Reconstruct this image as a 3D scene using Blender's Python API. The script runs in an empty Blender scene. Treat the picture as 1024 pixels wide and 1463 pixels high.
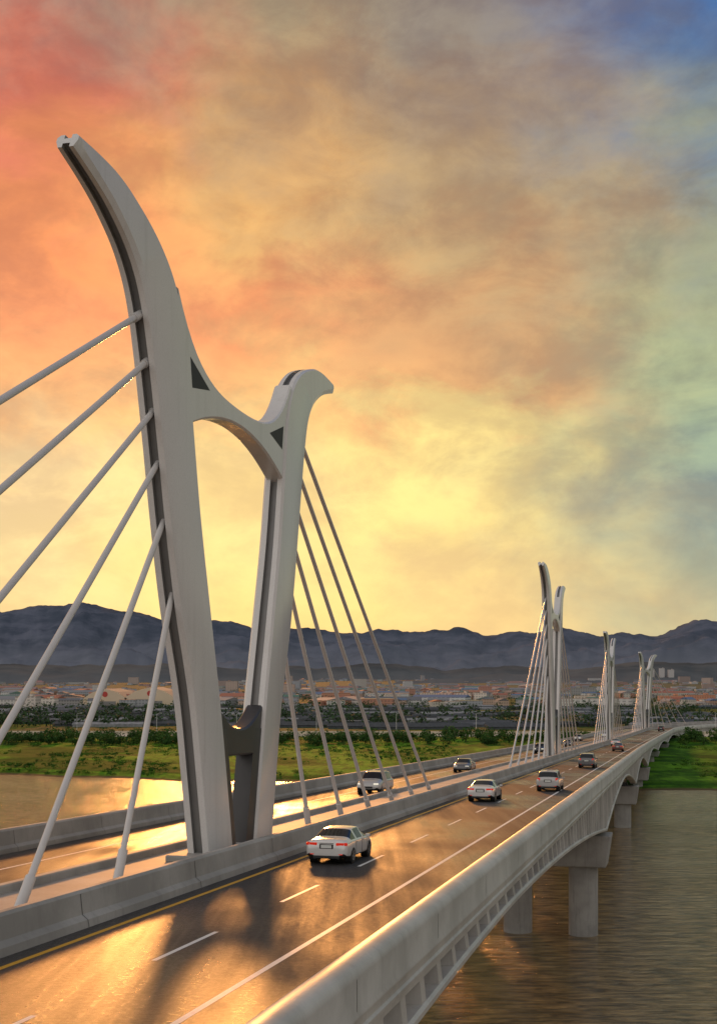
import bpy, bmesh, math, random
from mathutils import Vector, noise, Matrix
random.seed(7)
scene = bpy.context.scene
rad = math.radians

# ------------------------------------------------------------------ helpers
def lin(c):
    c = c/255.0
    return c/12.92 if c <= 0.04045 else ((c+0.055)/1.055)**2.4
def S(r, g, b, a=1.0):
    return (lin(r), lin(g), lin(b), a)
def link(o, parent=None):
    scene.collection.objects.link(o)
    if parent: o.parent = parent
    return o
def empty(name):
    e = bpy.data.objects.new(name, None); scene.collection.objects.link(e); return e
def mesh_obj(name, verts, faces, mats, parent=None, fm=None, smooth=False, cols=None):
    me = bpy.data.meshes.new(name)
    me.from_pydata(verts, [], faces)
    if not isinstance(mats, (list, tuple)): mats = [mats]
    for m in mats: me.materials.append(m)
    if fm:
        for p, i in zip(me.polygons, fm): p.material_index = i
    if smooth:
        for p in me.polygons: p.use_smooth = True
    if cols:
        a = me.color_attributes.new("Col", 'FLOAT_COLOR', 'POINT')
        for i, c in enumerate(cols): a.data[i].color = (c[0], c[1], c[2], 1)
    me.update()
    o = bpy.data.objects.new(name, me)
    return link(o, parent)
def fixn(o):
    bm = bmesh.new(); bm.from_mesh(o.data)
    bmesh.ops.recalc_face_normals(bm, faces=bm.faces)
    bm.to_mesh(o.data); bm.free()
def interp(tab, x):
    if x <= tab[0][0]: return tab[0][1]
    for a, b in zip(tab, tab[1:]):
        if x <= b[0]:
            t = (x-a[0])/(b[0]-a[0])
            return a[1]+(b[1]-a[1])*t
    return tab[-1][1]
def sstep(a, b, x):
    t = min(1, max(0, (x-a)/(b-a))); return t*t*(3-2*t)

class NT:
    def __init__(s, tree): s.t = tree; s.n = tree.nodes; s.l = tree.links
    def new(s, typ, **kw):
        n = s.n.new(typ)
        for k, v in kw.items(): setattr(n, k, v)
        return n
    def lk(s, a, b): s.l.new(a, b)
    def setin(s, sock, v):
        if hasattr(v, 'is_linked') or isinstance(v, bpy.types.NodeSocket): s.l.new(v, sock)
        else: sock.default_value = v
    def math(s, op, a, b=0.0, c=None, clamp=False):
        n = s.n.new('ShaderNodeMath'); n.operation = op; n.use_clamp = clamp
        s.setin(n.inputs[0], a); s.setin(n.inputs[1], b)
        if c is not None: s.setin(n.inputs[2], c)
        return n.outputs[0]
    def mix(s, f, a, b, blend='MIX'):
        n = s.n.new('ShaderNodeMixRGB'); n.blend_type = blend
        s.setin(n.inputs[0], f); s.setin(n.inputs[1], a); s.setin(n.inputs[2], b)
        return n.outputs[0]
    def noise(s, vec, scale, detail=4, rough=0.55, dist=0.0):
        n = s.n.new('ShaderNodeTexNoise'); n.inputs['Scale'].default_value = scale
        n.inputs['Detail'].default_value = detail; n.inputs['Roughness'].default_value = rough
        n.inputs['Distortion'].default_value = dist
        if vec is not None: s.l.new(vec, n.inputs['Vector'])
        return n
    def ramp(s, f, pts, interp='LINEAR'):
        n = s.n.new('ShaderNodeValToRGB'); r = n.color_ramp; r.interpolation = interp
        while len(r.elements) < len(pts): r.elements.new(0.5)
        for e, (p, c) in zip(r.elements, pts):
            e.position = p; e.color = c if len(c) == 4 else (*c, 1)
        s.l.new(f, n.inputs[0]); return n.outputs[0]
    def mrange(s, v, a, b, c=0.0, d=1.0, it='SMOOTHSTEP'):
        n = s.n.new('ShaderNodeMapRange'); n.interpolation_type = it
        s.setin(n.inputs[0], v)
        for i, q in zip((1, 2, 3, 4), (a, b, c, d)): n.inputs[i].default_value = q
        return n.outputs[0]
    def mapping(s, vec, scale=(1, 1, 1), rot=(0, 0, 0)):
        n = s.n.new('ShaderNodeMapping'); n.inputs['Scale'].default_value = scale
        n.inputs['Rotation'].default_value = rot
        s.l.new(vec, n.inputs[0]); return n.outputs[0]
    def bump(s, h, strength=0.3, dist=0.1):
        n = s.n.new('ShaderNodeBump'); n.inputs['Strength'].default_value = strength
        n.inputs['Distance'].default_value = dist; s.l.new(h, n.inputs['Height'])
        return n.outputs[0]

def mat(name):
    m = bpy.data.materials.new(name); m.use_nodes = True
    nt = NT(m.node_tree); b = m.node_tree.nodes['Principled BSDF']
    tc = nt.new('ShaderNodeTexCoord')
    return m, nt, b, tc.outputs['Object']
def simple(name, col, rough=0.5, metal=0.0, var=0.12, scale=1.5, bump=0.0, emis=None, es=0, coat=0):
    m, nt, b, oc = mat(name)
    n = nt.noise(oc, scale, 5)
    c2 = tuple(min(1, x*(1+var)) for x in col[:3])+(1,); c1 = tuple(x*(1-var) for x in col[:3])+(1,)
    nt.lk(nt.mix(n.outputs[0], c1, c2), b.inputs['Base Color'])
    b.inputs['Roughness'].default_value = rough; b.inputs['Metallic'].default_value = metal
    if coat: b.inputs['Coat Weight'].default_value = coat
    if bump:
        n2 = nt.noise(oc, scale*12, 4)
        nt.lk(nt.bump(n2.outputs[0], bump, 0.02), b.inputs['Normal'])
    if emis:
        b.inputs['Emission Color'].default_value = emis; b.inputs['Emission Strength'].default_value = es
    return m

# ------------------------------------------------------------------ materials
def concrete(name, base, streak=0.35, rough=0.62, mott=.15, spec=.5):
    m, nt, b, oc = mat(name)
    n1 = nt.noise(oc, 0.25, 6, 0.6)
    n2 = nt.noise(nt.mapping(oc, (1.6, 1.6, 0.12)), 1.5, 5, 0.65)
    n3 = nt.noise(oc, 9, 5, 0.7)
    dark = tuple(x*0.78 for x in base)+(1,); lt = tuple(min(1, x*1.1) for x in base)+(1,)
    c = nt.mix(nt.mrange(n1.outputs[0], .35, .65), dark, lt)
    c = nt.mix(nt.mrange(n2.outputs[0], .5, .75, 0, streak), c, tuple(x*0.5 for x in base)+(1,))
    c = nt.mix(nt.mrange(n3.outputs[0], .35, .7, 0, mott), c, tuple(x*0.6 for x in base)+(1,))
    nt.lk(c, b.inputs['Base Color'])
    b.inputs['Roughness'].default_value = rough
    b.inputs['Specular IOR Level'].default_value = spec
    n4 = nt.noise(oc, 25, 5, 0.7)
    nt.lk(nt.bump(n4.outputs[0], 0.2, 0.02), b.inputs['Normal'])
    return m
M_conc = concrete('concrete', (.42, .41, .385), spec=.25)
M_conc2 = concrete('girder_concrete', (.54, .53, .505), .35, .40, .08)
M_pier = concrete('pier_concrete', (.36, .36, .345), .6, .75)
def pylon_mat():
    m, nt, b, oc = mat('pylon_concrete')
    n1 = nt.noise(oc, .3, 5); n2 = nt.noise(oc, 14, 4, .7)
    n3 = nt.noise(nt.mapping(oc, (1.5, 1.5, .08)), 1.2, 5, .6)
    c = nt.mix(n1.outputs[0], (.68, .675, .66, 1), (.78, .775, .76, 1))
    c = nt.mix(nt.mrange(n2.outputs[0], .45, .65, 0, .3), c, (.56, .55, .53, 1))
    c = nt.mix(nt.mrange(n3.outputs[0], .5, .75, 0, .25), c, (.44, .43, .40, 1))
    nt.lk(c, b.inputs['Base Color']); b.inputs['Roughness'].default_value = .22
    nt.lk(nt.bump(n2.outputs[0], .06, .02), b.inputs['Normal'])
    return m
M_pylon = pylon_mat()
M_groove = simple('groove_steel', (.26, .26, .255), .4, .1, .15, .6)
M_dark = simple('dark_steel', (.06, .06, .062), .4, .3, .2, .8)
M_cable = simple('cable_sheath', (.62, .61, .60), .28, .0, .05, 2)
M_white = simple('line_white', (.8, .8, .78), .5, 0, .18, 3)
M_yellow = simple('line_yellow', (.75, .40, .02), .5, 0, .15, 3)
M_joint_shade = simple('joint_rubber_opening_shade', (.02, .02, .02), .6)

def asphalt():
    m, nt, b, oc = mat('asphalt')
    big = nt.noise(nt.mapping(oc, (.09, .05, 1), (0, 0, rad(14))), 1.0, 3, .5)
    trk = nt.noise(nt.mapping(oc, (1.2, .03, 1), (0, 0, rad(14))), 1.0, 4, .6)
    fine = nt.noise(oc, 30, 4, .75)
    grain = nt.noise(oc, 6, 6, .8)
    c = nt.mix(grain.outputs[0], (.020, .019, .020, 1), (.066, .063, .060, 1))
    c = nt.mix(nt.mrange(trk.outputs[0], .4, .7, 0, .5), c, (.03, .028, .028, 1))
    nt.lk(c, b.inputs['Base Color'])
    r = nt.mrange(big.outputs[0], .40, .60, .33, .64)
    r = nt.math('ADD', r, nt.mrange(trk.outputs[0], .3, .7, -.06, .08))
    r = nt.math('ADD', r, nt.mrange(grain.outputs[0], .3, .7, -.09, .10))
    nt.lk(r, b.inputs['Roughness'])
    b.inputs['Specular IOR Level'].default_value = .44
    nt.lk(nt.bump(fine.outputs[0], .6, .02), b.inputs['Normal'])
    return m
M_asph = asphalt()

def water():
    m, nt, b, oc = mat('river_water')
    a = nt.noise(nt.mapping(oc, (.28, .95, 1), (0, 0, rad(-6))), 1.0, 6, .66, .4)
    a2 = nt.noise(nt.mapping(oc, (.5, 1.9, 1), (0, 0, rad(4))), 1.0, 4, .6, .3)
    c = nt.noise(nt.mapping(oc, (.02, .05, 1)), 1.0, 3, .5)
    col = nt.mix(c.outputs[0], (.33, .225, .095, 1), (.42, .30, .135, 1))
    ripple_tone = nt.math('ADD', nt.math('MULTIPLY', a.outputs[0], .7), nt.math('MULTIPLY', a2.outputs[0], .3))  # golden ripple glints and dark ripple sides painted into the base colour
    col = nt.mix(nt.mrange(ripple_tone, .40, .58), (.11, .078, .036, 1), col)
    col = nt.mix(nt.mrange(ripple_tone, .54, .68, 0, .8), col, (.62, .45, .21, 1))
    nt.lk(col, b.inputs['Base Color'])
    b.inputs['Roughness'].default_value = .05
    b.inputs['IOR'].default_value = 1.36
    amp = nt.mrange(c.outputs[0], .35, .65, .65, 1.0)
    h = nt.math('MULTIPLY', nt.math('ADD', a.outputs[0], nt.math('MULTIPLY', a2.outputs[0], .4)), amp)
    nt.lk(nt.bump(h, .7, .5), b.inputs['Normal'])
    return m
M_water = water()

def terrain_mat():
    m, nt, b, oc = mat('terrain')
    sep = nt.new('ShaderNodeSeparateXYZ'); nt.lk(oc, sep.inputs[0])
    y = sep.outputs[1]; z = sep.outputs[2]
    n1 = nt.noise(nt.mapping(oc, (.02, .008, 1)), 1, 4, .6)
    n2 = nt.noise(nt.mapping(oc, (.35, .12, 1)), 1, 6, .7)
    g = nt.mix(nt.mrange(n1.outputs[0], .42, .58), (.028, .105, .008, 1), (.13, .32, .02, 1))
    g = nt.mix(nt.mrange(n2.outputs[0], .4, .65, 0, .7), g, (.02, .06, .008, 1))
    mud = nt.mix(n2.outputs[0], (.10, .07, .04, 1), (.16, .12, .06, 1))
    g = nt.mix(nt.mrange(z, .05, .4), mud, g)
    vor = nt.new('ShaderNodeTexVoronoi'); vor.distance = 'CHEBYCHEV'
    vor.inputs['Scale'].default_value = 1
    nt.lk(nt.mapping(oc, (.012, .006, .001), (0, 0, .15)), vor.inputs['Vector'])
    sv = nt.new('ShaderNodeSeparateColor'); nt.lk(vor.outputs['Color'], sv.inputs[0])
    f = nt.ramp(sv.outputs[0], [(0, (.035, .095, .02)), (.3, (.05, .09, .04)), (.5, (.035, .12, .015)), (.7, (.12, .12, .05)), (1, (.05, .10, .035))], 'CONSTANT')
    f = nt.mix(nt.mrange(n2.outputs[0], .4, .65, 0, .5), f, (.035, .055, .03, 1))
    c = nt.mix(nt.mrange(nt.math('ADD', y, nt.math('MULTIPLY', n1.outputs[0], 60)), 620, 670), g, f)
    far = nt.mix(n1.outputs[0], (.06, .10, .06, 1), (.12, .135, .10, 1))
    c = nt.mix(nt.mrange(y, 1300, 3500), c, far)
    nt.lk(c, b.inputs['Base Color']); b.inputs['Roughness'].default_value = .9
    b.inputs['Specular IOR Level'].default_value = .05
    nt.lk(nt.bump(n2.outputs[0], .8, 1.0), b.inputs['Normal'])
    return m
M_terr = terrain_mat()

def vcol_mat(name, rough=.85, windows=False, bump=0, transl=0):
    m, nt, b, oc = mat(name)
    at = nt.new('ShaderNodeAttribute'); at.attribute_name = 'Col'
    c = at.outputs['Color']
    if windows:
        sep = nt.new('ShaderNodeSeparateXYZ'); nt.lk(oc, sep.inputs[0])
        cb = nt.new('ShaderNodeCombineXYZ')
        nt.lk(nt.math('ADD', sep.outputs[0], sep.outputs[1]), cb.inputs[0]); nt.lk(sep.outputs[2], cb.inputs[1])
        br = nt.new('ShaderNodeTexBrick'); br.offset = 0
        br.inputs['Scale'].default_value = 1; br.inputs['Brick Width'].default_value = 3.4
        br.inputs['Row Height'].default_value = 3.0; br.inputs['Mortar Size'].default_value = .75
        br.inputs['Color1'].default_value = (1, 1, 1, 1); br.inputs['Color2'].default_value = (1, 1, 1, 1)
        br.inputs['Mortar'].default_value = (0, 0, 0, 1)
        nt.lk(cb.outputs[0], br.inputs['Vector'])
        geo = nt.new('ShaderNodeNewGeometry'); sn = nt.new('ShaderNodeSeparateXYZ'); nt.lk(geo.outputs['Normal'], sn.inputs[0])
        wall = nt.math('LESS_THAN', nt.math('ABSOLUTE', sn.outputs[2]), .3)
        f = nt.math('MULTIPLY', nt.math('MULTIPLY', br.outputs['Color'], wall), .42)
        c = nt.mix(f, c, (.05, .055, .065, 1))
    else:
        n = nt.noise(oc, .6, 4)
        c = nt.mix(nt.mrange(n.outputs[0], .35, .65, .0, .35), c, (.01, .02, .005, 1))
    nt.lk(c, b.inputs['Base Color']); b.inputs['Roughness'].default_value = rough
    b.inputs['Specular IOR Level'].default_value = .15
    return m
M_town = vcol_mat('town_walls', .8, True)
M_leaf = vcol_mat('foliage', .8)

def mountain_mat(name, c1, c2, top, zr):
    m, nt, b, oc = mat(name)
    sep = nt.new('ShaderNodeSeparateXYZ'); nt.lk(oc, sep.inputs[0])
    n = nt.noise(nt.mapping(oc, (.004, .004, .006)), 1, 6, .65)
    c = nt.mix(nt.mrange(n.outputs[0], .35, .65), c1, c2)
    c = nt.mix(nt.mrange(sep.outputs[2], 0, zr, .75, 0), c, top)  # aerial haze put into the colour, strongest at the foot
    nt.lk(c, b.inputs['Base Color']); b.inputs['Roughness'].default_value = 1
    b.inputs['Specular IOR Level'].default_value = 0
    return m

# ------------------------------------------------------------------ bridge path
def oX(s):
    o = 0.0
    if s > 262: o += 7.8e-5*(s-262)**2
    if s > 560: o += 2.3e-3*(s-560)**2
    return o
def Xc(s): return -23.2+.2517*s+oX(s)
def slope(s):
    e = .5; return (Xc(s+e)-Xc(s-e))/(2*e)
ZK = 3.5e-5
def zr(s):
    b = 20.1-.0306*s
    if s > 295:
        q = min(s, 295+.0306/(2*ZK))
        b = 20.1-.0306*q+ZK*(q-295)**2
    return b
def P(s, w, h):
    m = slope(s); L = math.hypot(m, 1)
    return Vector((Xc(s)+w/L, s-w*m/L, zr(s)+h))
S0, S1 = -150, 790
piers = [-106, -20, 138, 238, 324, 410, 496, 583, 640, 697, 754, 811]
def dep(s):
    if s < piers[0]: return 3
    for a, b in zip(piers, piers[1:]):
        if a <= s <= b:
            t = abs(s-(a+b)/2)/((b-a)/2)
            amp = 3.45 if s < 300 else 3.45-1.7*sstep(300, 420, s)
            return 1.25+amp*t**1.7
    return 2
stations = []
s = S0
while s <= S1:
    stations.append(s); s += 2.0 if s < 600 else 3.0
def sweep(name, prof, mats, parent, sl=None, smooth=False, closed=True, fm=None):
    sl = sl or stations
    v = []; f = []; mi = []
    pf = prof if callable(prof) else (lambda s: prof)
    n = len(pf(sl[0]))
    for s in sl:
        for (w, h) in pf(s): v.append(P(s, w, h))
    for i in range(len(sl)-1):
        for j in range(n if closed else n-1):
            k = (j+1) % n
            f.append((i*n+j, i*n+k, (i+1)*n+k, (i+1)*n+j)); mi.append(fm[j] if fm else 0)
    if closed:
        f.append(tuple(range(n))); f.append(tuple((len(sl)-1)*n+j for j in range(n))); mi += [0, 0]
    o = mesh_obj(name, v, f, mats, parent, mi)
    if closed: fixn(o)
    else:
        bm = bmesh.new(); bm.from_mesh(o.data)
        for fc in bm.faces: fc.normal_update()
        if sum(fc.normal.z for fc in bm.faces) < 0: bmesh.ops.reverse_faces(bm, faces=bm.faces)
        bm.to_mesh(o.data); bm.free()
    if smooth:
        for p in o.data.polygons: p.use_smooth = True
    return o

bridge = empty('bridge')
WR, WL = 14.3, -11.0
# deck slab + girders
sweep('deck_slab', [(WL-.9, -.02), (WL-.9, -.55), (14.6, -.55), (14.6, -.02)], M_conc2, bridge)
sweep('girder_right', lambda s: [(4.5, -.5), (6.0, -dep(s)+.1), (13.6, -dep(s)+.1), (14.4, -.5)], M_conc2, bridge)
sweep('girder_left', lambda s: [(-11.3, -.5), (-10, -dep(s)+.1), (-3.0, -dep(s)+.1), (-2.0, -.5)], M_conc2, bridge)
sweep('facade_web', lambda s: [(14.3, -.55), (14.7, -.55), (14.7, -dep(s)+.05), (14.3, -dep(s)+.05)], M_conc2, bridge)
sweep('facade_lip', lambda s: [(14.4, -dep(s)+.26), (15.34, -dep(s)+.26), (15.44, -dep(s)+.18), (15.44, -dep(s)+.02), (15.3, -dep(s)-.08), (14.4, -dep(s)-.08)], M_conc2, bridge)
# parapets
outer = [(14.1, -.05), (14.12, .28), (14.3, .42), (14.42, 1.06), (14.50, 1.2), (14.64, 1.28), (14.85, 1.31), (15.08, 1.28), (15.24, 1.18), (15.32, 1.0),
         (15.32, .22), (15.37, .16), (15.37, .08), (15.30, .02), (15.30, -.18), (15.37, -.23), (15.37, -.32), (15.28, -.38), (15.28, -.56), (14.5, -.56)]
def smooth_angle(o, a=35):
    for p in o.data.polygons: p.use_smooth = True
    bm = bmesh.new(); bm.from_mesh(o.data)
    for e in bm.edges:
        if len(e.link_faces) == 2 and e.calc_face_angle(0) > rad(a): e.smooth = False
    bm.to_mesh(o.data); bm.free()
o = sweep('outer_parapet', outer, M_conc2, bridge); smooth_angle(o, 40)
mr = [(2.62, -.05), (2.66, 1.1), (2.75, 1.2), (3.05, 1.22), (3.15, 1.12), (3.22, .42), (3.42, .26), (3.46, -.05)]
o = sweep('median_parapet', mr, M_conc, bridge); smooth_angle(o, 30)
ml = [(-3.4, -.05), (-3.4, .40), (-3.3, .46), (-2.95, .46), (-2.9, .4), (-2.9, -.05)]
sweep('median_curb', ml, M_conc, bridge)
lo = [(-11.55, -.9), (-11.55, 1.05), (-11.45, 1.2), (-11.1, 1.22), (-10.98, 1.12), (-10.9, .4), (-10.72, .25), (-10.7, -.05), (-11, -.9)]
o = sweep('left_parapet', lo, M_conc, bridge); smooth_angle(o, 30)
sweep('median_slab', [(-2.9, .12), (2.62, .12)], M_conc, bridge, closed=False)
# ribs
v = []; f = []
s = S0+1
while s < S1-2:
    d = dep(s)
    if d > 1.0:
        b = len(v)
        hw = .30
        for ds in (-hw, hw):
            for (w, h) in ((14.69, -.54), (15.25, -.54), (15.33, -d+.24), (14.69, -d+.24)):
                v.append(P(s+ds, w, h))
        f += [(b, b+1, b+2, b+3), (b+7, b+6, b+5, b+4), (b, b+4, b+5, b+1), (b+1, b+5, b+6, b+2), (b+2, b+6, b+7, b+3)]
    s += 2.6
o = mesh_obj('facade_ribs', v, f, M_conc2, bridge); fixn(o)
# panel joints in parapets (thin dark strips)
v = []; f = []
s = S0+3
while s < 500:
    for (prof) in ([(14.435, 1.06), (14.31, .42), (14.13, .28), (14.11, .02)], [(3.165, 1.12), (3.235, .42), (3.435, .26), (3.475, .02)], [(-10.965, 1.12), (-10.885, .4), (-10.705, .25), (-10.69, .02)],
                   [(15.325, 1.0), (15.325, .24)]):
        b = len(v)
        for (w, h) in prof:
            for ds in (-.015, .015): v.append(P(s+ds, w, h))
        for i in range(len(prof)-1): f.append((b+2*i, b+2*i+1, b+2*i+3, b+2*i+2))
    s += 10
mesh_obj('parapet_joints', v, f, M_joint_shade, bridge)
# road sheets
road = empty('road')
sweep('carriageway_right', [(3.44, .004), (14.15, .004)], M_asph, road, closed=False)
sweep('carriageway_left', [(-10.72, .004), (-3.38, .004)], M_asph, road, closed=False)
sweep('edge_line_yellow', [(4.10, .009), (4.32, .009)], M_yellow, road, closed=False)
sweep('edge_line_white', [(11.22, .009), (11.42, .009)], M_white, road, closed=False)
sweep('gutter', [(13.55, .009), (14.13, .009)], M_conc, road, closed=False)
sweep('edge_line_white_left', [(-7.65, .009), (-7.48, .009)], M_white, road, closed=False)
sweep('edge_line_yellow_left', [(-3.9, .009), (-3.78, .009)], M_yellow, road, closed=False)
v = []; f = []
s = 38.4-11.8*14
while s < S1-8:
    for a in range(2):
        b = len(v); s0 = s+a*2.5
        for (ds, w) in ((0, 7.76), (0, 7.93), (2.5, 7.93), (2.5, 7.76)): v.append(P(s0+ds, w, .009))
        f.append((b, b+1, b+2, b+3))
    s += 11.8
mesh_obj('lane_dashes', v, f, M_white, road)
v = []; f = []
for sp in piers[1:-1]:
    for (w0, w1) in ((3.46, 14.1), (-10.7, -3.4)):
        b = len(v)
        for (ds, w) in ((-.15, w0), (-.15, w1), (.15, w1), (.15, w0)): v.append(P(sp+ds, w, .013))
        f.append((b, b+1, b+2, b+3))
mesh_obj('expansion_joints', v, f, M_joint_shade, road)

def box_pts(s, w0, w1, h0, h1, l0, l1, t0=0, t1=0):
    pts = []
    for (h, tw, tl) in ((h0, t0, t1), (h1, 0, 0)):
        for (ds, w) in ((l0+tl, w0+tw), (l0+tl, w1-tw), (l1-tl, w1-tw), (l1-tl, w0+tw)):
            pts.append(P(s, w, h)+ (P(s+1, w, h)-P(s, w, h)).normalized()*ds)
    return pts
BF = [(3, 2, 1, 0), (4, 5, 6, 7), (0, 1, 5, 4), (1, 2, 6, 5), (2, 3, 7, 6), (3, 0, 4, 7)]
def add_bevel(o, w, seg=2):
    m = o.modifiers.new('bev', 'BEVEL'); m.width = w; m.segments = seg; m.limit_method = 'ANGLE'
for sp in piers[1:-1]:
    if sp > S1-10: continue
    pe = empty('bridge_pier')
    d = dep(sp); ct = -d-.35
    ch = 3.4 if sp < 300 else 3.4-1.9*sstep(300, 420, sp)
    pts = box_pts(sp, -12.3, 15.9, ct-ch, ct, -2.6, 2.6, .5, .2)
    o = mesh_obj('pier_cap', pts, BF, M_pier, pe); fixn(o); add_bevel(o, .15)
    v = []; f = []
    for w in (13.0, 5.9, -1.6, -9.0):
        pts = box_pts(sp, w-.8, w+.8, ct, ct+.6, -.9, .9); b = len(v)
        v += pts; f += [tuple(b+i for i in q) for q in BF]
    mesh_obj('bearings', v, f, M_dark, pe)
    for w in (12.9, 5.9, -1.6, -9.0):
        c = P(sp, w, ct-ch+.1); top = c.z; bot = -5.0
        r = 1.55 if sp < 300 else 1.2
        vv = []; ff = []; N = 28
        for (z, rr) in [(top, r), (bot, r)]:
            for i in range(N):
                a = 2*math.pi*i/N; vv.append((c.x+rr*math.cos(a), c.y+rr*math.sin(a), z))
        for i in range(N): ff.append((i, (i+1) % N, N+(i+1) % N, N+i))
        o = mesh_obj('column', vv, ff, M_pier, pe, smooth=True); fixn(o)
# ------------------------------------------------------------------ pylons
OUT = [(-.3, 4.6), (0, 4.65), (4, 5.55), (8, 6.55), (12, 8.1), (15.5, 9.15), (19.5, 10.15), (23.0, 11.1), (25.2, 11.95), (26.6, 13.1), (27.6, 14.7), (28.2, 16.2), (28.75, 18.1)]
INN = [(-.3, 1.5), (0, 1.6), (4, 2.5), (8, 3.45), (12.5, 4.75), (16.8, 5.95), (20.6, 6.75), (24.6, 7.6), (26.6, 8.7), (27.9, 10.3), (28.8, 12.5), (29.3, 14.7), (29.35, 17.8)]
def cat(pts, n):
    P_ = [Vector(p) for p in pts]
    out = []
    m = len(P_)-1
    for k in range(n+1):
        t = k/n*m; i = min(int(t), m-1); t -= i
        p0 = P_[max(i-1, 0)]; p1 = P_[i]; p2 = P_[i+1]; p3 = P_[min(i+2, m)]
        out.append(0.5*((2*p1)+(-p0+p2)*t+(2*p0-5*p1+4*p2-p3)*t*t+(-p0+3*p1-3*p2+p3)*t*t*t))
    return out
def make_pylon(sc, K=1.0):
    E = empty('bridge_pylon')
    def Q(u, h, v): return P(sc+u*K, v*K, h*K)
    oc = cat(OUT, 60); ic = cat(INN, 60)
    for sg, nm in ((-1, 'leg_near'), (1, 'leg_far')):
        V = []; F = []; MI = []
        n = None
        for k, (a, b) in enumerate(zip(oc, ic)):
            fr = k/60
            W = 1.36-.45*fr**2
            hw = W/2; g = .22*(W/1.3); gd = .3; bv = .13
            O = Vector((a[1]*sg, a[0])); I = Vector((b[1]*sg, b[0]))
            T = (I-O).length; e = (I-O)/T
            gd = min(gd, T*.3); bv = min(bv, T*.2)
            sec = [(bv*2.6, -hw), (0, -hw+bv), (0, -g), (gd, -g), (gd, g), (0, g), (0, hw-bv), (bv*2.6, hw),
                   (T-bv, hw), (T, hw-bv), (T, g), (T-gd, g), (T-gd, -g), (T, -g), (T, -hw+bv), (T-bv, -hw)]
            n = len(sec)
            for (aa, vv) in sec:
                p = O+e*aa; V.append(Q(p.x, p.y, vv))
        for i in range(60):
            for j in range(n):
                k = (j+1) % n
                F.append((i*n+j, i*n+k, (i+1)*n+k, (i+1)*n+j)); MI.append(1 if j in (2, 3, 4, 10, 11, 12) else 0)
        b = 60*n
        F.append(tuple(b+j for j in range(n))); MI.append(0)
        o = mesh_obj(nm, V, F, [M_pylon, M_groove], E, MI); fixn(o); smooth_angle(o, 22)
    def beam(nm, u0, top, bot, W, m_, N=30):
        V = []; F = []
        bv = .1
        for k in range(N+1):
            u = -u0+2*u0*k/N
            t = top(u); b_ = bot(u); hw = W/2
            for (h, vv) in ((b_, -hw+bv), (b_, hw-bv), (b_+bv, hw), (t-bv, hw), (t, hw-bv), (t, -hw+bv), (t-bv, -hw), (b_+bv, -hw)):
                V.append(Q(u, h, vv))
        for i in range(N):
            for j in range(8):
                k = (j+1) % 8
                F.append((i*8+j, i*8+k, (i+1)*8+k, (i+1)*8+j))
        o = mesh_obj(nm, V, F, m_, E); fixn(o); smooth_angle(o, 25)
    beam('saddle_beam', 8.4, lambda u: 23.15+.012*u*u+.00055*u**4, lambda u: 22.25-.03*u*u, 1.02, M_pylon)
    beam('lower_beam', 3.4, lambda u: 6.5+.11*u*u, lambda u: 5.1-.0*u*u, .95, M_dark, 16)
    V = []; F = []
    for sg in (-1, 1):
        for v0 in (.514, -.514):
            b = len(V)
            for (u, h) in ((-7.0, 23.95), (-4.5, 23.0), (-6.75, 22.55)): V.append(Q(sg*u, h, v0))
            F.append((b, b+1, b+2))
    mesh_obj('beam_opening_shade', V, F, M_joint_shade, E)  # flat dark panels painting the shade of the beam openings
    for sg in (-1, 1):
        V = []; F = []
        for h in [x*.65 for x in range(0, 11)]:
            iu = interp([(a, b) for a, b in INN], h)
            th = .95
            for (u, vv) in ((iu+.25, -.55), (iu+.25, .55), (iu-th, .47), (iu-th, -.47)): V.append(Q(sg*u, h, vv))
        for i in range(10):
            for j in range(4):
                k = (j+1) % 4; F.append((i*4+j, i*4+k, (i+1)*4+k, (i+1)*4+j))
        o = mesh_obj('inner_post', V, F, M_dark, E); fixn(o)
    o = mesh_obj('pedestal', box_pts(sc, -1.2, 1.2, .1, .45, -6.2, 6.2), BF, M_conc, E); fixn(o); add_bevel(o, .08)
    zt = P(sc, 0, 0).z
    if sc < 130:
        o = mesh_obj('foundation_pier', box_pts(sc, -2.2, 2.6, -zt-4, -.9, -5, 5), BF, M_pier, E); fixn(o); add_bevel(o, .4, 3)
    anch = [(54.9, 25.0), (55.9, 23.4), (56.7, 21.6), (57.3, 19.7), (57.9, 17.6), (58.7, 15.3)]
    foot = [12.8, 20.7, 28.6, 36.5, 44.4, 52.3]
    V = []; F = []; V2 = []; F2 = []
    def tube(VV, FF, a, b, r, N=12, cap=False):
        d = (b-a).normalized(); x = d.cross(Vector((0, 0, 1))).normalized(); y = d.cross(x)
        bb = len(VV)
        for p in (a, b):
            for i in range(N):
                t = 2*math.pi*i/N; VV.append(p+x*math.cos(t)*r+y*math.sin(t)*r)
        for i in range(N): FF.append((bb+i, bb+(i+1) % N, bb+N+(i+1) % N, bb+N+i))
        if cap:
            FF.append(tuple(bb+i for i in range(N))); FF.append(tuple(bb+N+i for i in range(N)))
    for sg in (-1, 1):
        for (az_, ah), fz in zip(anch, foot):
            ua = (66-az_)*sg; uf = (66-fz)*sg
            a = Q(ua-.5*sg, ah, 0); b = Q(uf, .1, 0)
            tube(V, F, a, b, .135)
            d = (b-a).normalized()
            tube(V2, F2, a+d*.3, a+d*1.7, .19, cap=True)
            tube(V2, F2, b-d*1.5, b, .2, cap=True)
    o = mesh_obj('stay_cables', V, F, M_cable, E, smooth=True); fixn(o)
    o = mesh_obj('cable_anchors', V2, F2, M_cable, E); fixn(o); smooth_angle(o, 40)
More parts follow.
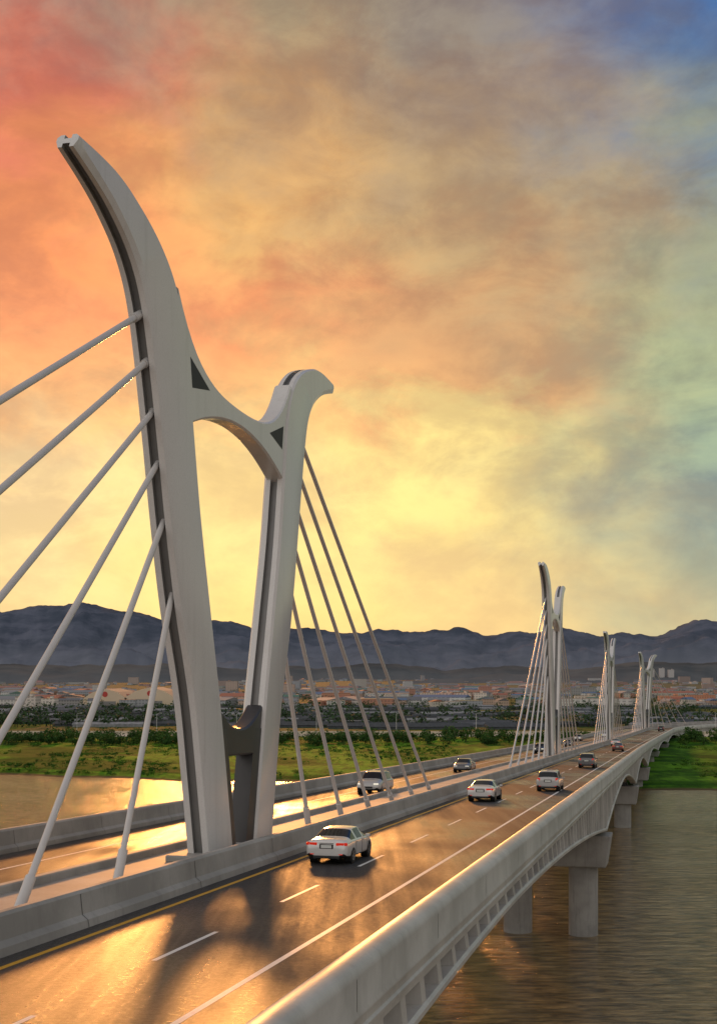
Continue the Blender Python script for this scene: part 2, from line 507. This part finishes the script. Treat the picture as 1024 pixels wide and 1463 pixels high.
for sc, K in ((66, 1.0), (238, 1.17), (410, 1.17), (583, 1.2)): make_pylon(sc, K)

# ------------------------------------------------------------------ water & terrain
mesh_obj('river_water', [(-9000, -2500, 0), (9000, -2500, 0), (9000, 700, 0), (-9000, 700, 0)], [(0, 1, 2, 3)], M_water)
def shore(x):
    b = 338-.24*max(-140, min(160, x))
    return b+4*math.sin(x*.05+1)+2.5*math.sin(x*.17)+5*noise.noise(Vector((x*.02, 3, 0)))
def ground(x, y):
    sh = shore(x)
    z = -3+sstep(sh-40, sh, y)*3.0
    if y > sh: z = sstep(sh, sh+14, y)*1.3
    a = sstep(sh+4, sh+40, y)*(1-sstep(560, 640, y))
    z += a*(1.1*noise.noise(Vector((x*.03, y*.03, 0)))+.5*noise.noise(Vector((x*.12, y*.1, 2)))+.3)
    if y > 3000: z += sstep(3000, 7500, y)*70
    return z
xs = [-9000, -6000, -4000, -2500, -1500, -900, -600, -450]+[-350+3*i for i in range(0, 234)]+[380, 450, 600, 900, 1500, 2500, 4000, 6000, 9000]
ys = [-2500, -500, 0, 150, 220, 250]+[262+2.5*i for i in range(0, 80)]+[466+8*i for i in range(30)]+[720, 760, 850, 1000, 1200, 1500, 2000, 2500, 3000, 3500, 4200, 5000, 6000, 7500, 9000, 12000, 15000]
V = [(x, y, ground(x, y)) for y in ys for x in xs]
nx = len(xs)
F = [(j*nx+i, j*nx+i+1, (j+1)*nx+i+1, (j+1)*nx+i) for j in range(len(ys)-1) for i in range(nx-1)]
mesh_obj('ground', V, F, M_terr, smooth=True)

# mountains
ridge = [(-900, 905), (-600, 880), (-300, 900), (-120, 885), (0, 868), (40, 869), (80, 868), (118, 862), (150, 868), (185, 876), (215, 884), (240, 890), (270, 891), (300, 891), (330, 893), (360, 898), (395, 900), (420, 905), (450, 904), (490, 905), (520, 902),
         (550, 902), (580, 907), (605, 907), (630, 903), (660, 900), (685, 908), (700, 909), (730, 903), (760, 902), (790, 897), (820, 902), (850, 907), (880, 902), (910, 903), (935, 907), (960, 901), (985, 892), (1005, 890), (1024, 892), (1150, 880), (1400, 905), (1700, 890), (2200, 910)]
def mountains(name, R0, rtab, m_, amp, rows=16, back=2500, azr=(-52, 52), step=.11, seed=0):
    V = []; n = 0
    az = azr[0]; azs = []
    while az <= azr[1]: azs.append(az); az += step
    for r in range(rows):
        fr = r/(rows-3)
        for a in azs:
            ta = math.tan(rad(a)); px = 512+1800*ta
            yy = R0-back*(1-fr)
            pk = 27+(975-interp(rtab, px))/1800*R0
            x = yy*ta
            nz = noise.fractal(Vector((x*.0011+seed, yy*.0011, seed)), 1, 2, 6)
            rdg = 1-abs(noise.noise(Vector((x*.0016, yy*.0007, seed+4))))*1.6
            if fr <= 1:
                h = pk*(fr**1.25)*(.66+.34*rdg*(1-fr)+.34*fr) if fr < 1 else pk
                h += amp*2.8*nz*(1-fr)*fr*3
                h += amp*.22*noise.fractal(Vector((x*.012, yy*.012, seed)), 1, 2, 4)+amp*.6*noise.noise(Vector((x*.0035, yy*.0035, seed)))
            else: h = pk*(1-(fr-1)*3)
            V.append((x, yy, h-5*(1-fr)))
    n = len(azs)
    F = [(j*n+i, j*n+i+1, (j+1)*n+i+1, (j+1)*n+i) for j in range(rows-1) for i in range(n-1)]
    mesh_obj(name, V, F, m_, smooth=True)
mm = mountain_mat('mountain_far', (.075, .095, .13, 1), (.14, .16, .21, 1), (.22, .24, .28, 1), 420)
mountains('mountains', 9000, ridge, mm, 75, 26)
rid2 = [(-900, 950), (-200, 945), (0, 948), (100, 955), (200, 948), (330, 956), (400, 950), (450, 956), (520, 948), (580, 953), (640, 960), (720, 952), (800, 958), (900, 950), (1024, 945), (1500, 940), (2200, 950)]
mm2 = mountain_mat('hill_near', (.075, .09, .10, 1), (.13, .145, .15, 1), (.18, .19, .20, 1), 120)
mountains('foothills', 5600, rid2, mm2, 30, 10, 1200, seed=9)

# ------------------------------------------------------------------ foliage masses
def leaf_mass(name, items, leaf=1.0):
    V = []; F = []; C = []
    for (x, y, z, h, r, n, col) in items:
        b = len(V)
        for (zz, rr) in ((z-.3, h*.03), (z+h*.5, h*.015)):
            for k in range(4):
                a = k*math.pi/2; V.append((x+rr*math.cos(a), y+rr*math.sin(a), zz)); C.append((.05, .035, .02))
        for k in range(4): F.append((b+k, b+(k+1) % 4, b+4+(k+1) % 4, b+4+k))
        lobes = [(random.uniform(-.55, .55)*r, random.uniform(-.5, .5)*r, random.uniform(.35, .85)*h, random.uniform(.35, .6)*r) for _ in range(5)]
        for _ in range(n):
            L = random.choice(lobes)
            d = Vector((random.gauss(0, 1), random.gauss(0, 1), random.gauss(0, 1))).normalized()*L[3]*random.uniform(.5, 1.1)
            p = Vector((x+L[0], y+L[1], z+L[2]))+Vector((d.x, d.y, d.z*.8*min(1, h/r)))
            if p.z < z: p.z = z+.1
            sz = leaf*random.uniform(.5, 1.2)
            b = len(V)
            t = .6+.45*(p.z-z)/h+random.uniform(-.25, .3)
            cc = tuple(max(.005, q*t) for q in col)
            q1 = Vector((random.gauss(0, 1), random.gauss(0, 1), random.gauss(0, .6))).normalized()*sz
            q2 = Vector((random.gauss(0, 1), random.gauss(0, 1), random.gauss(0, 1))).normalized()*sz
            V += [p+q1, p+q2, p-q1*.8-q2*.5]; C += [cc]*3
            F.append((b, b+1, b+2))
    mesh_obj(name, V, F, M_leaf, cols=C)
it = []
for i in range(480):
    x = random.uniform(-200, 260); y = random.uniform(505, 570)
    if abs(x-Xc(y)) < 20: continue
    h = random.uniform(2.5, 5)
    it.append((x, y, ground(x, y), h, h*.95, 150, random.choice([(.04, .10, .02), (.05, .12, .025), (.07, .14, .025)])))
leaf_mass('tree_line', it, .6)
it = []
for i in range(1500):
    x = random.uniform(-130, 150); sh = shore(x); y = sh+5+random.random()**1.3*170
    if abs(x-Xc(y)) < 22: continue
    if noise.noise(Vector((x*.03, y*.02, 7))) < -.05: continue
    h = random.uniform(.4, 1.5)
    it.append((x, y, ground(x, y)-.1, h, h*2.2, 50, random.choice([(.035, .13, .012), (.07, .18, .015), (.12, .26, .02), (.035, .10, .012)])))
leaf_mass('riverbank_shrubs', it, .3)
it = []
for i in range(1000):
    y = 720+3800*random.random()**1.3; x = random.uniform(-.34, .36)*y
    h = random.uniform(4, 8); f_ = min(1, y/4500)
    c = (.045+.05*f_, .09+.06*f_, .03+.06*f_)  # haze blended into the leaf colour, paler with distance
    for k in range(random.randint(1, 4)):
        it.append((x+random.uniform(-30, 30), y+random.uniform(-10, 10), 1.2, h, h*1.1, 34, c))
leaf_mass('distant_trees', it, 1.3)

# ------------------------------------------------------------------ town
class Acc:
    def __init__(s): s.V = []; s.F = []; s.C = []
    def box(s, x, y, z, lx, ly, h, rot, wall, roof, gable=0.0):
        b = len(s.V); ca, sa = math.cos(rot), math.sin(rot)
        def T(a, c, zz): s.V.append((x+a*ca-c*sa, y+a*sa+c*ca, zz))
        hx, hy = lx/2, ly/2
        for (a, c) in ((-hx, -hy), (hx, -hy), (hx, hy), (-hx, hy)): T(a, c, z-1); s.C.append(wall)
        for (a, c) in ((-hx, -hy), (hx, -hy), (hx, hy), (-hx, hy)): T(a, c, z+h); s.C.append(wall)
        s.F += [(b, b+1, b+5, b+4), (b+1, b+2, b+6, b+5), (b+2, b+3, b+7, b+6), (b+3, b, b+4, b+7)]
        b2 = len(s.V); e = .4
        for (a, c) in ((-hx-e, -hy-e), (hx+e, -hy-e), (hx+e, hy+e), (-hx-e, hy+e)): T(a, c, z+h+.05); s.C.append(roof)
        if gable:
            T(-hx-e, 0, z+h+gable); T(hx+e, 0, z+h+gable); s.C += [roof, roof]
            s.F += [(b2, b2+1, b2+5, b2+4), (b2+2, b2+3, b2+4, b2+5), (b2+1, b2+2, b2+5), (b2+3, b2, b2+4)]
        else: s.F.append((b2, b2+1, b2+2, b2+3))
def hz(c, y):  # distance haze mixed into wall and roof colours
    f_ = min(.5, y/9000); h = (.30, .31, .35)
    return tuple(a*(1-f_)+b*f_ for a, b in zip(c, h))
walls = [(.66, .60, .50), (.72, .69, .64), (.5, .33, .24), (.55, .26, .16), (.74, .73, .70), (.38, .37, .35), (.64, .46, .34), (.42, .44, .46)]
roofs = [(.45, .14, .07), (.12, .19, .32), (.25, .26, .27), (.45, .16, .08), (.16, .17, .18), (.3, .3, .3), (.1, .22, .16)]
A = Acc()
for i in range(2300):
    y = 1300+3900*random.random()**1.1; x = random.uniform(-.36, .38)*y
    if noise.noise(Vector((x*.002, y*.002, 3))) < -.15: continue
    z = ground(x, y)
    big = random.random()
    if big < .12: lx, ly, h, g = random.uniform(35, 80), random.uniform(20, 35), random.uniform(6, 9), random.choice([0, 3, 4])
    elif big < .155 and y > 2200: lx, ly, h, g = random.uniform(25, 50), 12, random.uniform(12, 30), 0
    else: lx, ly, h, g = random.uniform(9, 26), random.uniform(8, 15), random.uniform(3.5, 8), random.choice([0, 0, 2, 2.5])
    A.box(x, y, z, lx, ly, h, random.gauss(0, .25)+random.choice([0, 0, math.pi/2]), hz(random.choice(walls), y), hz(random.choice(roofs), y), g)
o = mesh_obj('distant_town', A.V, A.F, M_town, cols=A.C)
def px2(x, y):
    Y = (27-1.2)*1800/(y-975); return ((x-512)*Y/1800, Y)
def bld(name, x, y, lx, ly, h, rot, wall, roof, g=0):
    a = Acc(); a.box(x, y, 1.2, lx, ly, h, rot, wall, roof, g)
    E = empty(name); o = mesh_obj('walls_and_roof', a.V, a.F, M_town, E, cols=a.C)
    a = Acc(); a.box(x+lx*.2, y, 1.2+h+.1, lx*.15, ly*.4, 2.4, rot, wall, roof, 0)
    if not g: mesh_obj('stair_tower', a.V, a.F, M_town, E, cols=a.C)
    return E
for (px, py, w_, h_, wc) in ((612, 1006, 22, 16, (.75, .66, .56)), (636, 1007, 20, 17, (.8, .58, .48)), (660, 1007, 24, 17, (.85, .66, .54)), (684, 1007, 18, 17, (.85, .73, .64)), (560, 1003, 24, 10, (.7, .62, .55)),
                          (958, 1004, 34, 10, (.7, .34, .22)), (1000, 1003, 40, 10, (.65, .31, .2)), (40, 1015, 30, 20, (.68, .62, .55)), (70, 1012, 22, 14, (.75, .7, .62)), (835, 1004, 30, 10, (.7, .6, .5)), (330, 1004, 22, 12, (.68, .6, .54)), (480, 1000, 40, 10, (.6, .3, .2)),
                          (930, 962, 8, 14, (.6, .58, .57)), (945, 962, 7, 15, (.6, .58, .57)), (958, 962, 8, 13, (.6, .58, .57))):
    if py < 975:
        Y = 5000; X = (px-512)*Y/1800; E = bld('apartment_tower', X, Y, w_*Y/1800, 14, h_*Y/1800+40, .1, wc, (.38, .33, .28)); continue
    X, Y = px2(px, py); bld('apartment_block', X, Y, w_*Y/1800, 14, h_*Y/1800, random.uniform(-.15, .15), wc, (.38, .33, .28))
M_wh = simple('warehouse_cladding', (.72, .58, .42), .7, 0, .1, .05)
M_whr = simple('warehouse_roof', (.34, .31, .27), .9, 0, .1, .05)
M_red = simple('sign_red', (.5, .06, .05), .6)
for (px, w_, hh) in ((150, 62, 25), (214, 72, 27)):
    X, Y = px2(px, 1009); sc = Y/1800; E = empty('warehouse'); W = w_*sc/2; H = hh*sc; z = 1
    prof = [(-W, 0), (-W, H*.45), (-W*.55, H*.82), (0, H), (W*.55, H*.82), (W, H*.45), (W, 0)]
    V = [(X+a, Y, z+b) for a, b in prof]+[(X+a, Y+90, z+b) for a, b in prof]; n = 7
    F = [tuple(range(7)), tuple(range(13, 6, -1))]+[(i, i+7, i+8, i+1) for i in range(6)]
    o = mesh_obj('shell', V, F, [M_wh, M_whr], E, [0, 0]+[1]*6); fixn(o)
    N = 24; V = [(X+2.2*sc*1.8*math.cos(2*math.pi*i/N), Y-.2, z+H*.68+2.2*sc*1.8*math.sin(2*math.pi*i/N)) for i in range(N)]
    mesh_obj('round_sign', V, [tuple(range(N))], M_red, E)
    V = [(X-W*.5, Y-.15, z), (X+W*.5, Y-.15, z), (X+W*.5, Y-.15, z+H*.28), (X-W*.5, Y-.15, z+H*.28)]
    mesh_obj('doors', V, [(0, 1, 2, 3)], M_groove, E)
A = Acc()
for i in range(240):
    y = 690+600*random.random(); x = random.uniform(-.33, .36)*y
    if abs(x-Xc(min(y, 780))) < 30: continue
    c = random.choice([(.09, .10, .11), (.16, .17, .19), (.34, .35, .36), (.06, .065, .07)])
    L = random.uniform(25, 60)
    for k in range(random.randint(1, 4)):
        A.box(x, y+k*9, 1.2, L, 7, 1.4, .06, c, c, 1.4)
mesh_obj('greenhouse_field', A.V, A.F, vcol_mat('greenhouse_film', .6), cols=A.C)
M_lev = simple('levee_concrete', (.64, .54, .43), .8, 0, .15, .2)
V = []; F = []
N = 60
for i in range(N+1):
    x = -330+i*12; y = 604+4*math.sin(i*.1)
    for (dy, h) in ((-8, 1), (-5, 2.4), (-5, 3.7), (-4.7, 3.7), (-4.7, 2.5), (5, 2.5), (9, 1)): V.append((x, y+dy, h))
for i in range(N):
    xm = -330+(i+.5)*12
    if abs(xm-Xc(604)) < 20: continue
    for j in range(6): F.append((i*7+j, (i+1)*7+j, (i+1)*7+j+1, i*7+j+1))
o = mesh_obj('levee_road', V, F, M_lev); fixn(o)
def lamp_post(x, y, z, h):
    V = []; F = []
    def cyl(a, b, r0, r1):
        a = Vector(a); b = Vector(b); d = (b-a).normalized(); ux = d.orthogonal().normalized(); uy = d.cross(ux); bb = len(V)
        for p, r in ((a, r0), (b, r1)):
            for k in range(6):
                t = k*math.pi/3; V.append(p+ux*r*math.cos(t)+uy*r*math.sin(t))
        for k in range(6): F.append((bb+k, bb+(k+1) % 6, bb+6+(k+1) % 6, bb+6+k))
    cyl((x, y, z), (x, y, z+h), .14, .09); cyl((x, y, z+h), (x+1.8, y, z+h+.5), .08, .06); cyl((x+1.6, y, z+h+.4), (x+2.5, y, z+h+.45), .16, .12)
    mesh_obj('street_lamp', V, F, M_cable)
for i in range(13): lamp_post(-210+i*38, 600, 2.4, 9.5)

# ------------------------------------------------------------------ cars
M_glass = simple('car_glass', (.012, .014, .016), .06, 0, .05, 1)
M_tyre = simple('tyre', (.015, .015, .015), .8)
M_rim = simple('rim', (.45, .45, .46), .25, .9)
M_trim = simple('black_trim', (.02, .02, .02), .5)
M_tail = simple('tail_light', (.35, .01, .005), .2, 0, .05, 1, 0, (1, .04, .01, 1), .35)
M_head = simple('head_light', (.8, .8, .75), .15, 0, .05, 1, 0, (1, .9, .7, 1), .6)
M_plate = simple('number_plate', (.7, .72, .68), .5)
def paint(n, c, r=.22): return simple(n, c, r, .1, .03, .5, 0, None, 0, .8)
P_white = paint('paint_pearl', (.76, .75, .73)); P_silver = paint('paint_silver', (.48, .47, .46)); P_dark = paint('paint_dark', (.03, .03, .035))
P_red = paint('paint_brown', (.12, .05, .035)); P_grey = paint('paint_grey', (.14, .14, .145))
SED = [(-2.42, .36, .66, .74, .74, .74, .62), (-2.38, .30, .90, 1.01, .84, .80, .68), (-2.30, .26, .95, 1.06, .88, .84, .70), (-1.95, .22, .97, 1.09, .90, .86, .70), (-1.62, .20, .98, 1.11, .91, .87, .70), (-1.55, .20, .98, 1.13, .91, .87, .70),
       (-.82, .19, .98, 1.40, .91, .88, .60), (-.72, .19, .98, 1.42, .91, .88, .60), (-.1, .19, .97, 1.46, .91, .88, .60), (.38, .19, .95, 1.44, .91, .88, .59), (.48, .19, .95, 1.42, .91, .88, .58),
       (1.28, .19, .92, 1.04, .91, .86, .68), (1.36, .19, .90, 1.01, .91, .86, .68), (1.95, .20, .80, .92, .88, .82, .64), (2.28, .24, .66, .78, .82, .76, .58), (2.40, .34, .52, .60, .66, .62, .5)]
SUV = [(-2.36, .40, .84, .94, .80, .80, .68), (-2.32, .32, 1.00, 1.12, .89, .86, .72), (-2.24, .28, 1.03, 1.18, .92, .88, .72), (-1.98, .26, 1.04, 1.58, .93, .89, .66), (-1.9, .26, 1.04, 1.64, .93, .89, .66),
       (-1.0, .26, 1.04, 1.70, .93, .90, .67), (0, .26, 1.03, 1.70, .93, .90, .66), (.45, .26, 1.02, 1.66, .93, .90, .64), (.55, .26, 1.02, 1.64, .93, .90, .64), (1.22, .26, 1.0, 1.16, .93, .88, .70), (1.3, .26, .98, 1.13, .93, .88, .70),
       (1.9, .28, .92, 1.04, .91, .85, .66), (2.2, .3, .80, .90, .86, .80, .6), (2.32, .42, .6, .68, .7, .66, .5)]
def car(kind, px_s, w, scale, paintm, toward=False):
    T = SED if kind == 'sedan' else SUV
    E = empty('sedan_car' if kind == 'sedan' else 'suv_car')
    V = []; F = []; MI = []
    for (y, zb, zbt, zt, wl, wb, wt) in T:
        half = [(0, zb), (wl*.8, zb), (wl, zb+.12), (wl+.02, (zb+zbt)/2+.05), (wb+.03, zbt-.05), (wb-.02, zbt), (wt+.03, zt-.06), (wt*.85, zt-.015), (0, zt)]
        ring = half+[(-a, b) for a, b in half[-2:0:-1]]
        for (x, z) in ring: V.append((x, y, z))
    n = 16
    for i in range(len(T)-1):
        y0, y1 = T[i][0], T[i+1][0]; dz = T[i+1][3]-T[i][3]
        steep = abs(dz) > .25 and y0 > -2.3 and y1 < 1.4 and y1-y0 > .15
        for j in range(n):
            k = (j+1) % n
            F.append((i*n+j, i*n+k, (i+1)*n+k, (i+1)*n+j))
            jj = j if j < 8 else 15-j
            m = 0
            if jj in (6, 7) and steep: m = 1
            if jj == 5 and (max(T[i][3], T[i+1][3])-T[i][2] > .3) and y1-y0 > .12: m = 1
            if jj in (0, 1): m = 2
            MI.append(m)
    F.append(tuple(range(n))); MI.append(0); F.append(tuple((len(T)-1)*n+j for j in range(n))); MI.append(0)
    o = mesh_obj('body', V, F, [paintm, M_glass, M_trim], E, MI, smooth=True); fixn(o)
    me = o.data
    cr = me.attributes.new('crease_edge', 'FLOAT', 'EDGE')
    last = (len(T)-1)*n
    for e in me.edges:
        a, b = e.vertices
        c = 0.0
        if a % n == b % n:
            r_ = a % n; r_ = min(r_, n-r_)
            c = {2: .5, 4: .35, 5: .75, 6: .55}.get(r_, 0)
        elif a < n and b < n: c = .55
        elif a >= last and b >= last: c = .4
        else:
            st_ = T[a//n][0]
            if kind == 'sedan' and st_ in (-1.55, -.82, .48, 1.28, -2.30): c = .55
            if kind == 'suv' and st_ in (-2.24, -1.98, .55, 1.22): c = .55
        cr.data[e.index].value = c
    md = o.modifiers.new('s', 'SUBSURF'); md.levels = 2; md.render_levels = 2
    def bx(nm, c, sz, m_, rz=0, bev=.02):
        hx, hy, hz_ = [q/2 for q in sz]
        R = Matrix.Rotation(rz, 3, 'Z')
        V = [Vector(c)+R@Vector((a*hx, b*hy, d*hz_)) for d in (-1, 1) for (a, b) in ((-1, -1), (1, -1), (1, 1), (-1, 1))]
        q = mesh_obj(nm, V, BF, m_, E); fixn(q); add_bevel(q, bev, 2)
    sed = kind == 'sedan'
    L = 2.39 if sed else 2.33
    zl = .86 if sed else .98
    for sg in (-1, 1):
        if sed:
            bx('tail_light', (sg*.58, -L+.015, zl), (.34, .06, .12), M_tail, sg*.08)
            bx('tail_light_corner', (sg*.80, -L+.10, zl+.01), (.14, .22, .12), M_tail, sg*.35)
        else:
            bx('tail_light', (sg*.72, -L+.04, zl), (.22, .10, .24), M_tail, sg*.3)
        bx('head_light', (sg*.60, 2.22, .66 if sed else .80), (.36, .14, .12), M_head, -sg*.35)
        bx('mirror', (sg*1.0, .78, 1.0), (.2, .1, .13), paintm)
        bx('reflector', (sg*.62, -L-.02, .44), (.18, .05, .04), M_tail)
        bx('exhaust', (sg*.5, -L+.02, .27), (.12, .1, .06), M_rim)
        for yy in (-.95, .1, 1.05): bx('door_seam', (sg*.925, yy, .62), (.012, .012, .6), M_trim, 0, .002)
        for yy in (-.75, .3): bx('door_handle', (sg*.93, yy, .86), (.03, .16, .025), M_rim, 0, .005)
    bx('number_plate', (0, -L-.045, .76 if sed else .84), (.46, .02, .13), M_plate, 0, .005)
    bx('plate_recess', (0, -L-.028, .76 if sed else .84), (.60, .02, .19), M_trim, 0, .01)
    bx('chrome_strip', (0, -L-.03, .90 if sed else .99), (.62, .03, .03), M_rim, 0, .005)
    bx('bumper_seam', (0, -L-.012, .62), (1.4, .02, .014), M_trim, 0, .002)
    bx('rear_bumper_trim', (0, -L-.0, .32), (1.15, .10, .12), M_trim)
    bx('grille', (0, 2.34, .55), (.7, .08, .14), M_trim)
    if not sed:
        bx('roof_rail', (.58, -.6, 1.72), (.04, 2.0, .04), M_rim); bx('roof_rail', (-.58, -.6, 1.72), (.04, 2.0, .04), M_rim)
    R = .33 if sed else .37
    for sg in (-1, 1):
        for y in (-1.42, 1.42):
            def disc(nm, r, x0, x1, m_):
                N = 24; V = []
                for x in (x0, x1):
                    for i in range(N):
                        a = 2*math.pi*i/N; V.append((sg*x, y+r*math.cos(a), R+r*math.sin(a)))
                F = [(i, (i+1) % N, N+(i+1) % N, N+i) for i in range(N)]+[tuple(range(N)), tuple(range(N, 2*N))]
                q = mesh_obj(nm, V, F, m_, E); fixn(q)
            disc('wheel_arch', R+.055, .60, .918, M_trim)
            disc('tyre', R, .68, .93, M_tyre); disc('rim', R*.66, .8, .937, M_rim)
            for k in range(5):
                a = k*2*math.pi/5
                bx('spoke_gap', (sg*.939, y+R*.38*math.cos(a), R+R*.38*math.sin(a)), (.006, .07, .07), M_tyre, 0, .002)
    p = P(px_s, w, .012); t = (P(px_s+1, w, 0)-P(px_s-1, w, 0)).normalized()
    yaw = math.atan2(-t.x, t.y); pitch = math.atan2(t.z, math.hypot(t.x, t.y))
    E.rotation_euler = (pitch if not toward else -pitch, 0, yaw+(math.pi if toward else 0))
    E.location = p; E.scale = (scale,)*3
car('sedan', 64.8, 6.2, 1.15, P_white)
car('sedan', 112, 6.3, 1.25, P_white)
car('suv', 129, 10.3, 1.22, P_silver)
car('suv', 190, 9.8, 1.3, P_grey)
car('sedan', 292, 9.6, 1.35, P_red)
car('sedan', 345, 6.2, 1.35, P_white)
car('suv', 560, 9.6, 1.4, P_dark)
car('suv', 118, -5.1, 1.25, P_silver, True)
car('sedan', 168, -5.0, 1.25, P_grey, True)
car('suv', 262, -5.0, 1.3, P_dark, True)
car('sedan', 330, -5.2, 1.3, P_dark, True)
car('suv', 400, -9.2, 1.3, P_silver, True)
car('sedan', 455, -5.2, 1.3, P_white, True)

# ------------------------------------------------------------------ world sky
SUN_AZ, SUN_EL = -5.0, 11.0
w = bpy.data.worlds.new('World'); scene.world = w; w.use_nodes = True
nt = NT(w.node_tree); bg = w.node_tree.nodes['Background']
tc = nt.new('ShaderNodeTexCoord'); D = tc.outputs['Generated']
sep = nt.new('ShaderNodeSeparateXYZ'); nt.lk(D, sep.inputs[0])
az = nt.math('MULTIPLY', nt.math('ARCTAN2', sep.outputs[0], sep.outputs[1]), 57.2958)
el = nt.math('MULTIPLY', nt.math('ARCSINE', sep.outputs[2]), 57.2958)
nA = nt.noise(nt.mapping(D, (1, 1, 1.9), (0, rad(-14), 0)), 4.2, 7, .55, .35)
nB = nt.noise(nt.mapping(D, (1.3, 1.3, 2.0), (.4, .2, .3)), 6, 6, .55, .2)
nC = nt.noise(nt.mapping(D, (1, 1, 1.9), (0, rad(-25), .5)), 8.5, 9, .6, .4)
nD = nt.noise(nt.mapping(D, (1, 1, 1.7), (0, rad(-10), 1.5)), 16, 9, .62, .3)
amp = nt.mrange(el, 1, 12, .35, 1.0)
elw = nt.math('ADD', el, nt.math('MULTIPLY', nt.math('MULTIPLY', nt.math('SUBTRACT', nA.outputs[0], .5), 15), amp))
elw = nt.math('ADD', elw, nt.math('MULTIPLY', nt.math('MULTIPLY', nt.math('SUBTRACT', nC.outputs[0], .5), 12), amp))
azw = nt.math('ADD', az, nt.math('MULTIPLY', nt.math('SUBTRACT', nB.outputs[0], .5), 15))
fe = nt.math('DIVIDE', elw, 90.0, clamp=True)
def R_(pts): return nt.ramp(fe, [(e/90, S(*c)) for e, c in pts], 'LINEAR')
cA = R_([(0, (248, 208, 140)), (4, (255, 224, 156)), (7.5, (255, 222, 160)), (11.5, (253, 190, 126)), (16, (252, 160, 106)), (20.5, (246, 152, 96)), (24, (218, 122, 96)), (28, (168, 128, 116)), (45, (130, 112, 115)), (90, (100, 100, 112))])
cB = R_([(0, (252, 210, 128)), (4, (255, 222, 138)), (8.5, (255, 222, 146)), (12, (250, 192, 122)), (16, (242, 154, 100)), (20, (232, 178, 110)), (23.5, (190, 152, 112)), (28, (170, 152, 122)), (45, (130, 120, 115)), (90, (100, 102, 112))])
cC = R_([(0, (244, 206, 140)), (4, (246, 212, 142)), (7, (252, 222, 140)), (11, (255, 228, 144)), (13.5, (222, 168, 114)), (17, (206, 156, 110)), (21, (190, 160, 118)), (25, (160, 138, 118)), (28, (146, 134, 124)), (45, (125, 125, 130)), (90, (98, 104, 116))])
cD = R_([(0, (204, 190, 150)), (4, (168, 174, 148)), (8, (138, 156, 150)), (12, (156, 174, 148)), (16, (168, 178, 142)), (19.5, (146, 154, 138)), (23.5, (106, 128, 154)), (28, (70, 110, 168)), (45, (84, 112, 158)), (90, (95, 104, 120))])
cE = R_([(0, (185, 182, 178)), (10, (222, 217, 212)), (30, (208, 206, 205)), (60, (165, 165, 170)), (90, (125, 127, 132))])
side_fill = nt.mrange(sep.outputs[0], -.7, .7, 1.5, .75)  # unseen sky behind the camera, brightened leftward as added side fill
vm = nt.new('ShaderNodeVectorMath', operation='SCALE'); nt.lk(cE, vm.inputs[0]); nt.lk(side_fill, vm.inputs['Scale']); cE = vm.outputs[0]
c = nt.mix(nt.mrange(azw, -14, -5), cA, cB)
c = nt.mix(nt.mrange(azw, -5, 5), c, cC)
c = nt.mix(nt.mrange(azw, 4, 17), c, cD)
c = nt.mix(nt.mrange(nt.math('ABSOLUTE', az), 35, 90), c, cE)
cl = nt.mrange(nt.math('ADD', nt.math('MULTIPLY', nC.outputs[0], .58), nt.math('MULTIPLY', nD.outputs[0], .42)), .37, .63)
tint = nt.mix(cl, (.76, .71, .75, 1), (1.19, 1.17, 1.06, 1))
tint = nt.mix(nt.mrange(el, 2, 12, .55, 0), tint, (1, 1, 1, 1))
c = nt.mix(1.0, c, tint, 'MULTIPLY')
sky = nt.new('ShaderNodeTexSky'); sky.sky_type = 'NISHITA'; sky.sun_disc = False
sky.sun_elevation = rad(SUN_EL); sky.sun_rotation = rad(SUN_AZ)
sk = nt.new('ShaderNodeVectorMath', operation='SCALE'); nt.lk(sky.outputs[0], sk.inputs[0]); sk.inputs['Scale'].default_value = .003
ad = nt.new('ShaderNodeVectorMath', operation='ADD'); nt.lk(c, ad.inputs[0]); nt.lk(sk.outputs[0], ad.inputs[1])
nt.lk(ad.outputs[0], bg.inputs['Color']); bg.inputs['Strength'].default_value = 1.0

L = bpy.data.lights.new('sun', 'SUN'); L.energy = 2.1; L.angle = rad(4.5); L.color = (1, .40, .10)
lo_ = bpy.data.objects.new('sun', L); link(lo_)
dv = Vector((math.sin(rad(SUN_AZ))*math.cos(rad(SUN_EL)), math.cos(rad(SUN_AZ))*math.cos(rad(SUN_EL)), math.sin(rad(SUN_EL))))
lo_.rotation_euler = dv.to_track_quat('Z', 'Y').to_euler(); lo_.location = (0, 0, 100)

cam = bpy.data.cameras.new('camera'); co = bpy.data.objects.new('camera', cam); link(co)
cam.sensor_fit = 'HORIZONTAL'; cam.sensor_width = 36; cam.lens = 36*1800/1024
cam.shift_y = 243.5/1024; cam.clip_start = .5; cam.clip_end = 40000
co.location = (0, 0, 27); co.rotation_euler = (rad(90), 0, 0)
scene.camera = co
scene.view_settings.view_transform = 'Standard'; scene.view_settings.look = 'None'; scene.view_settings.exposure = 0
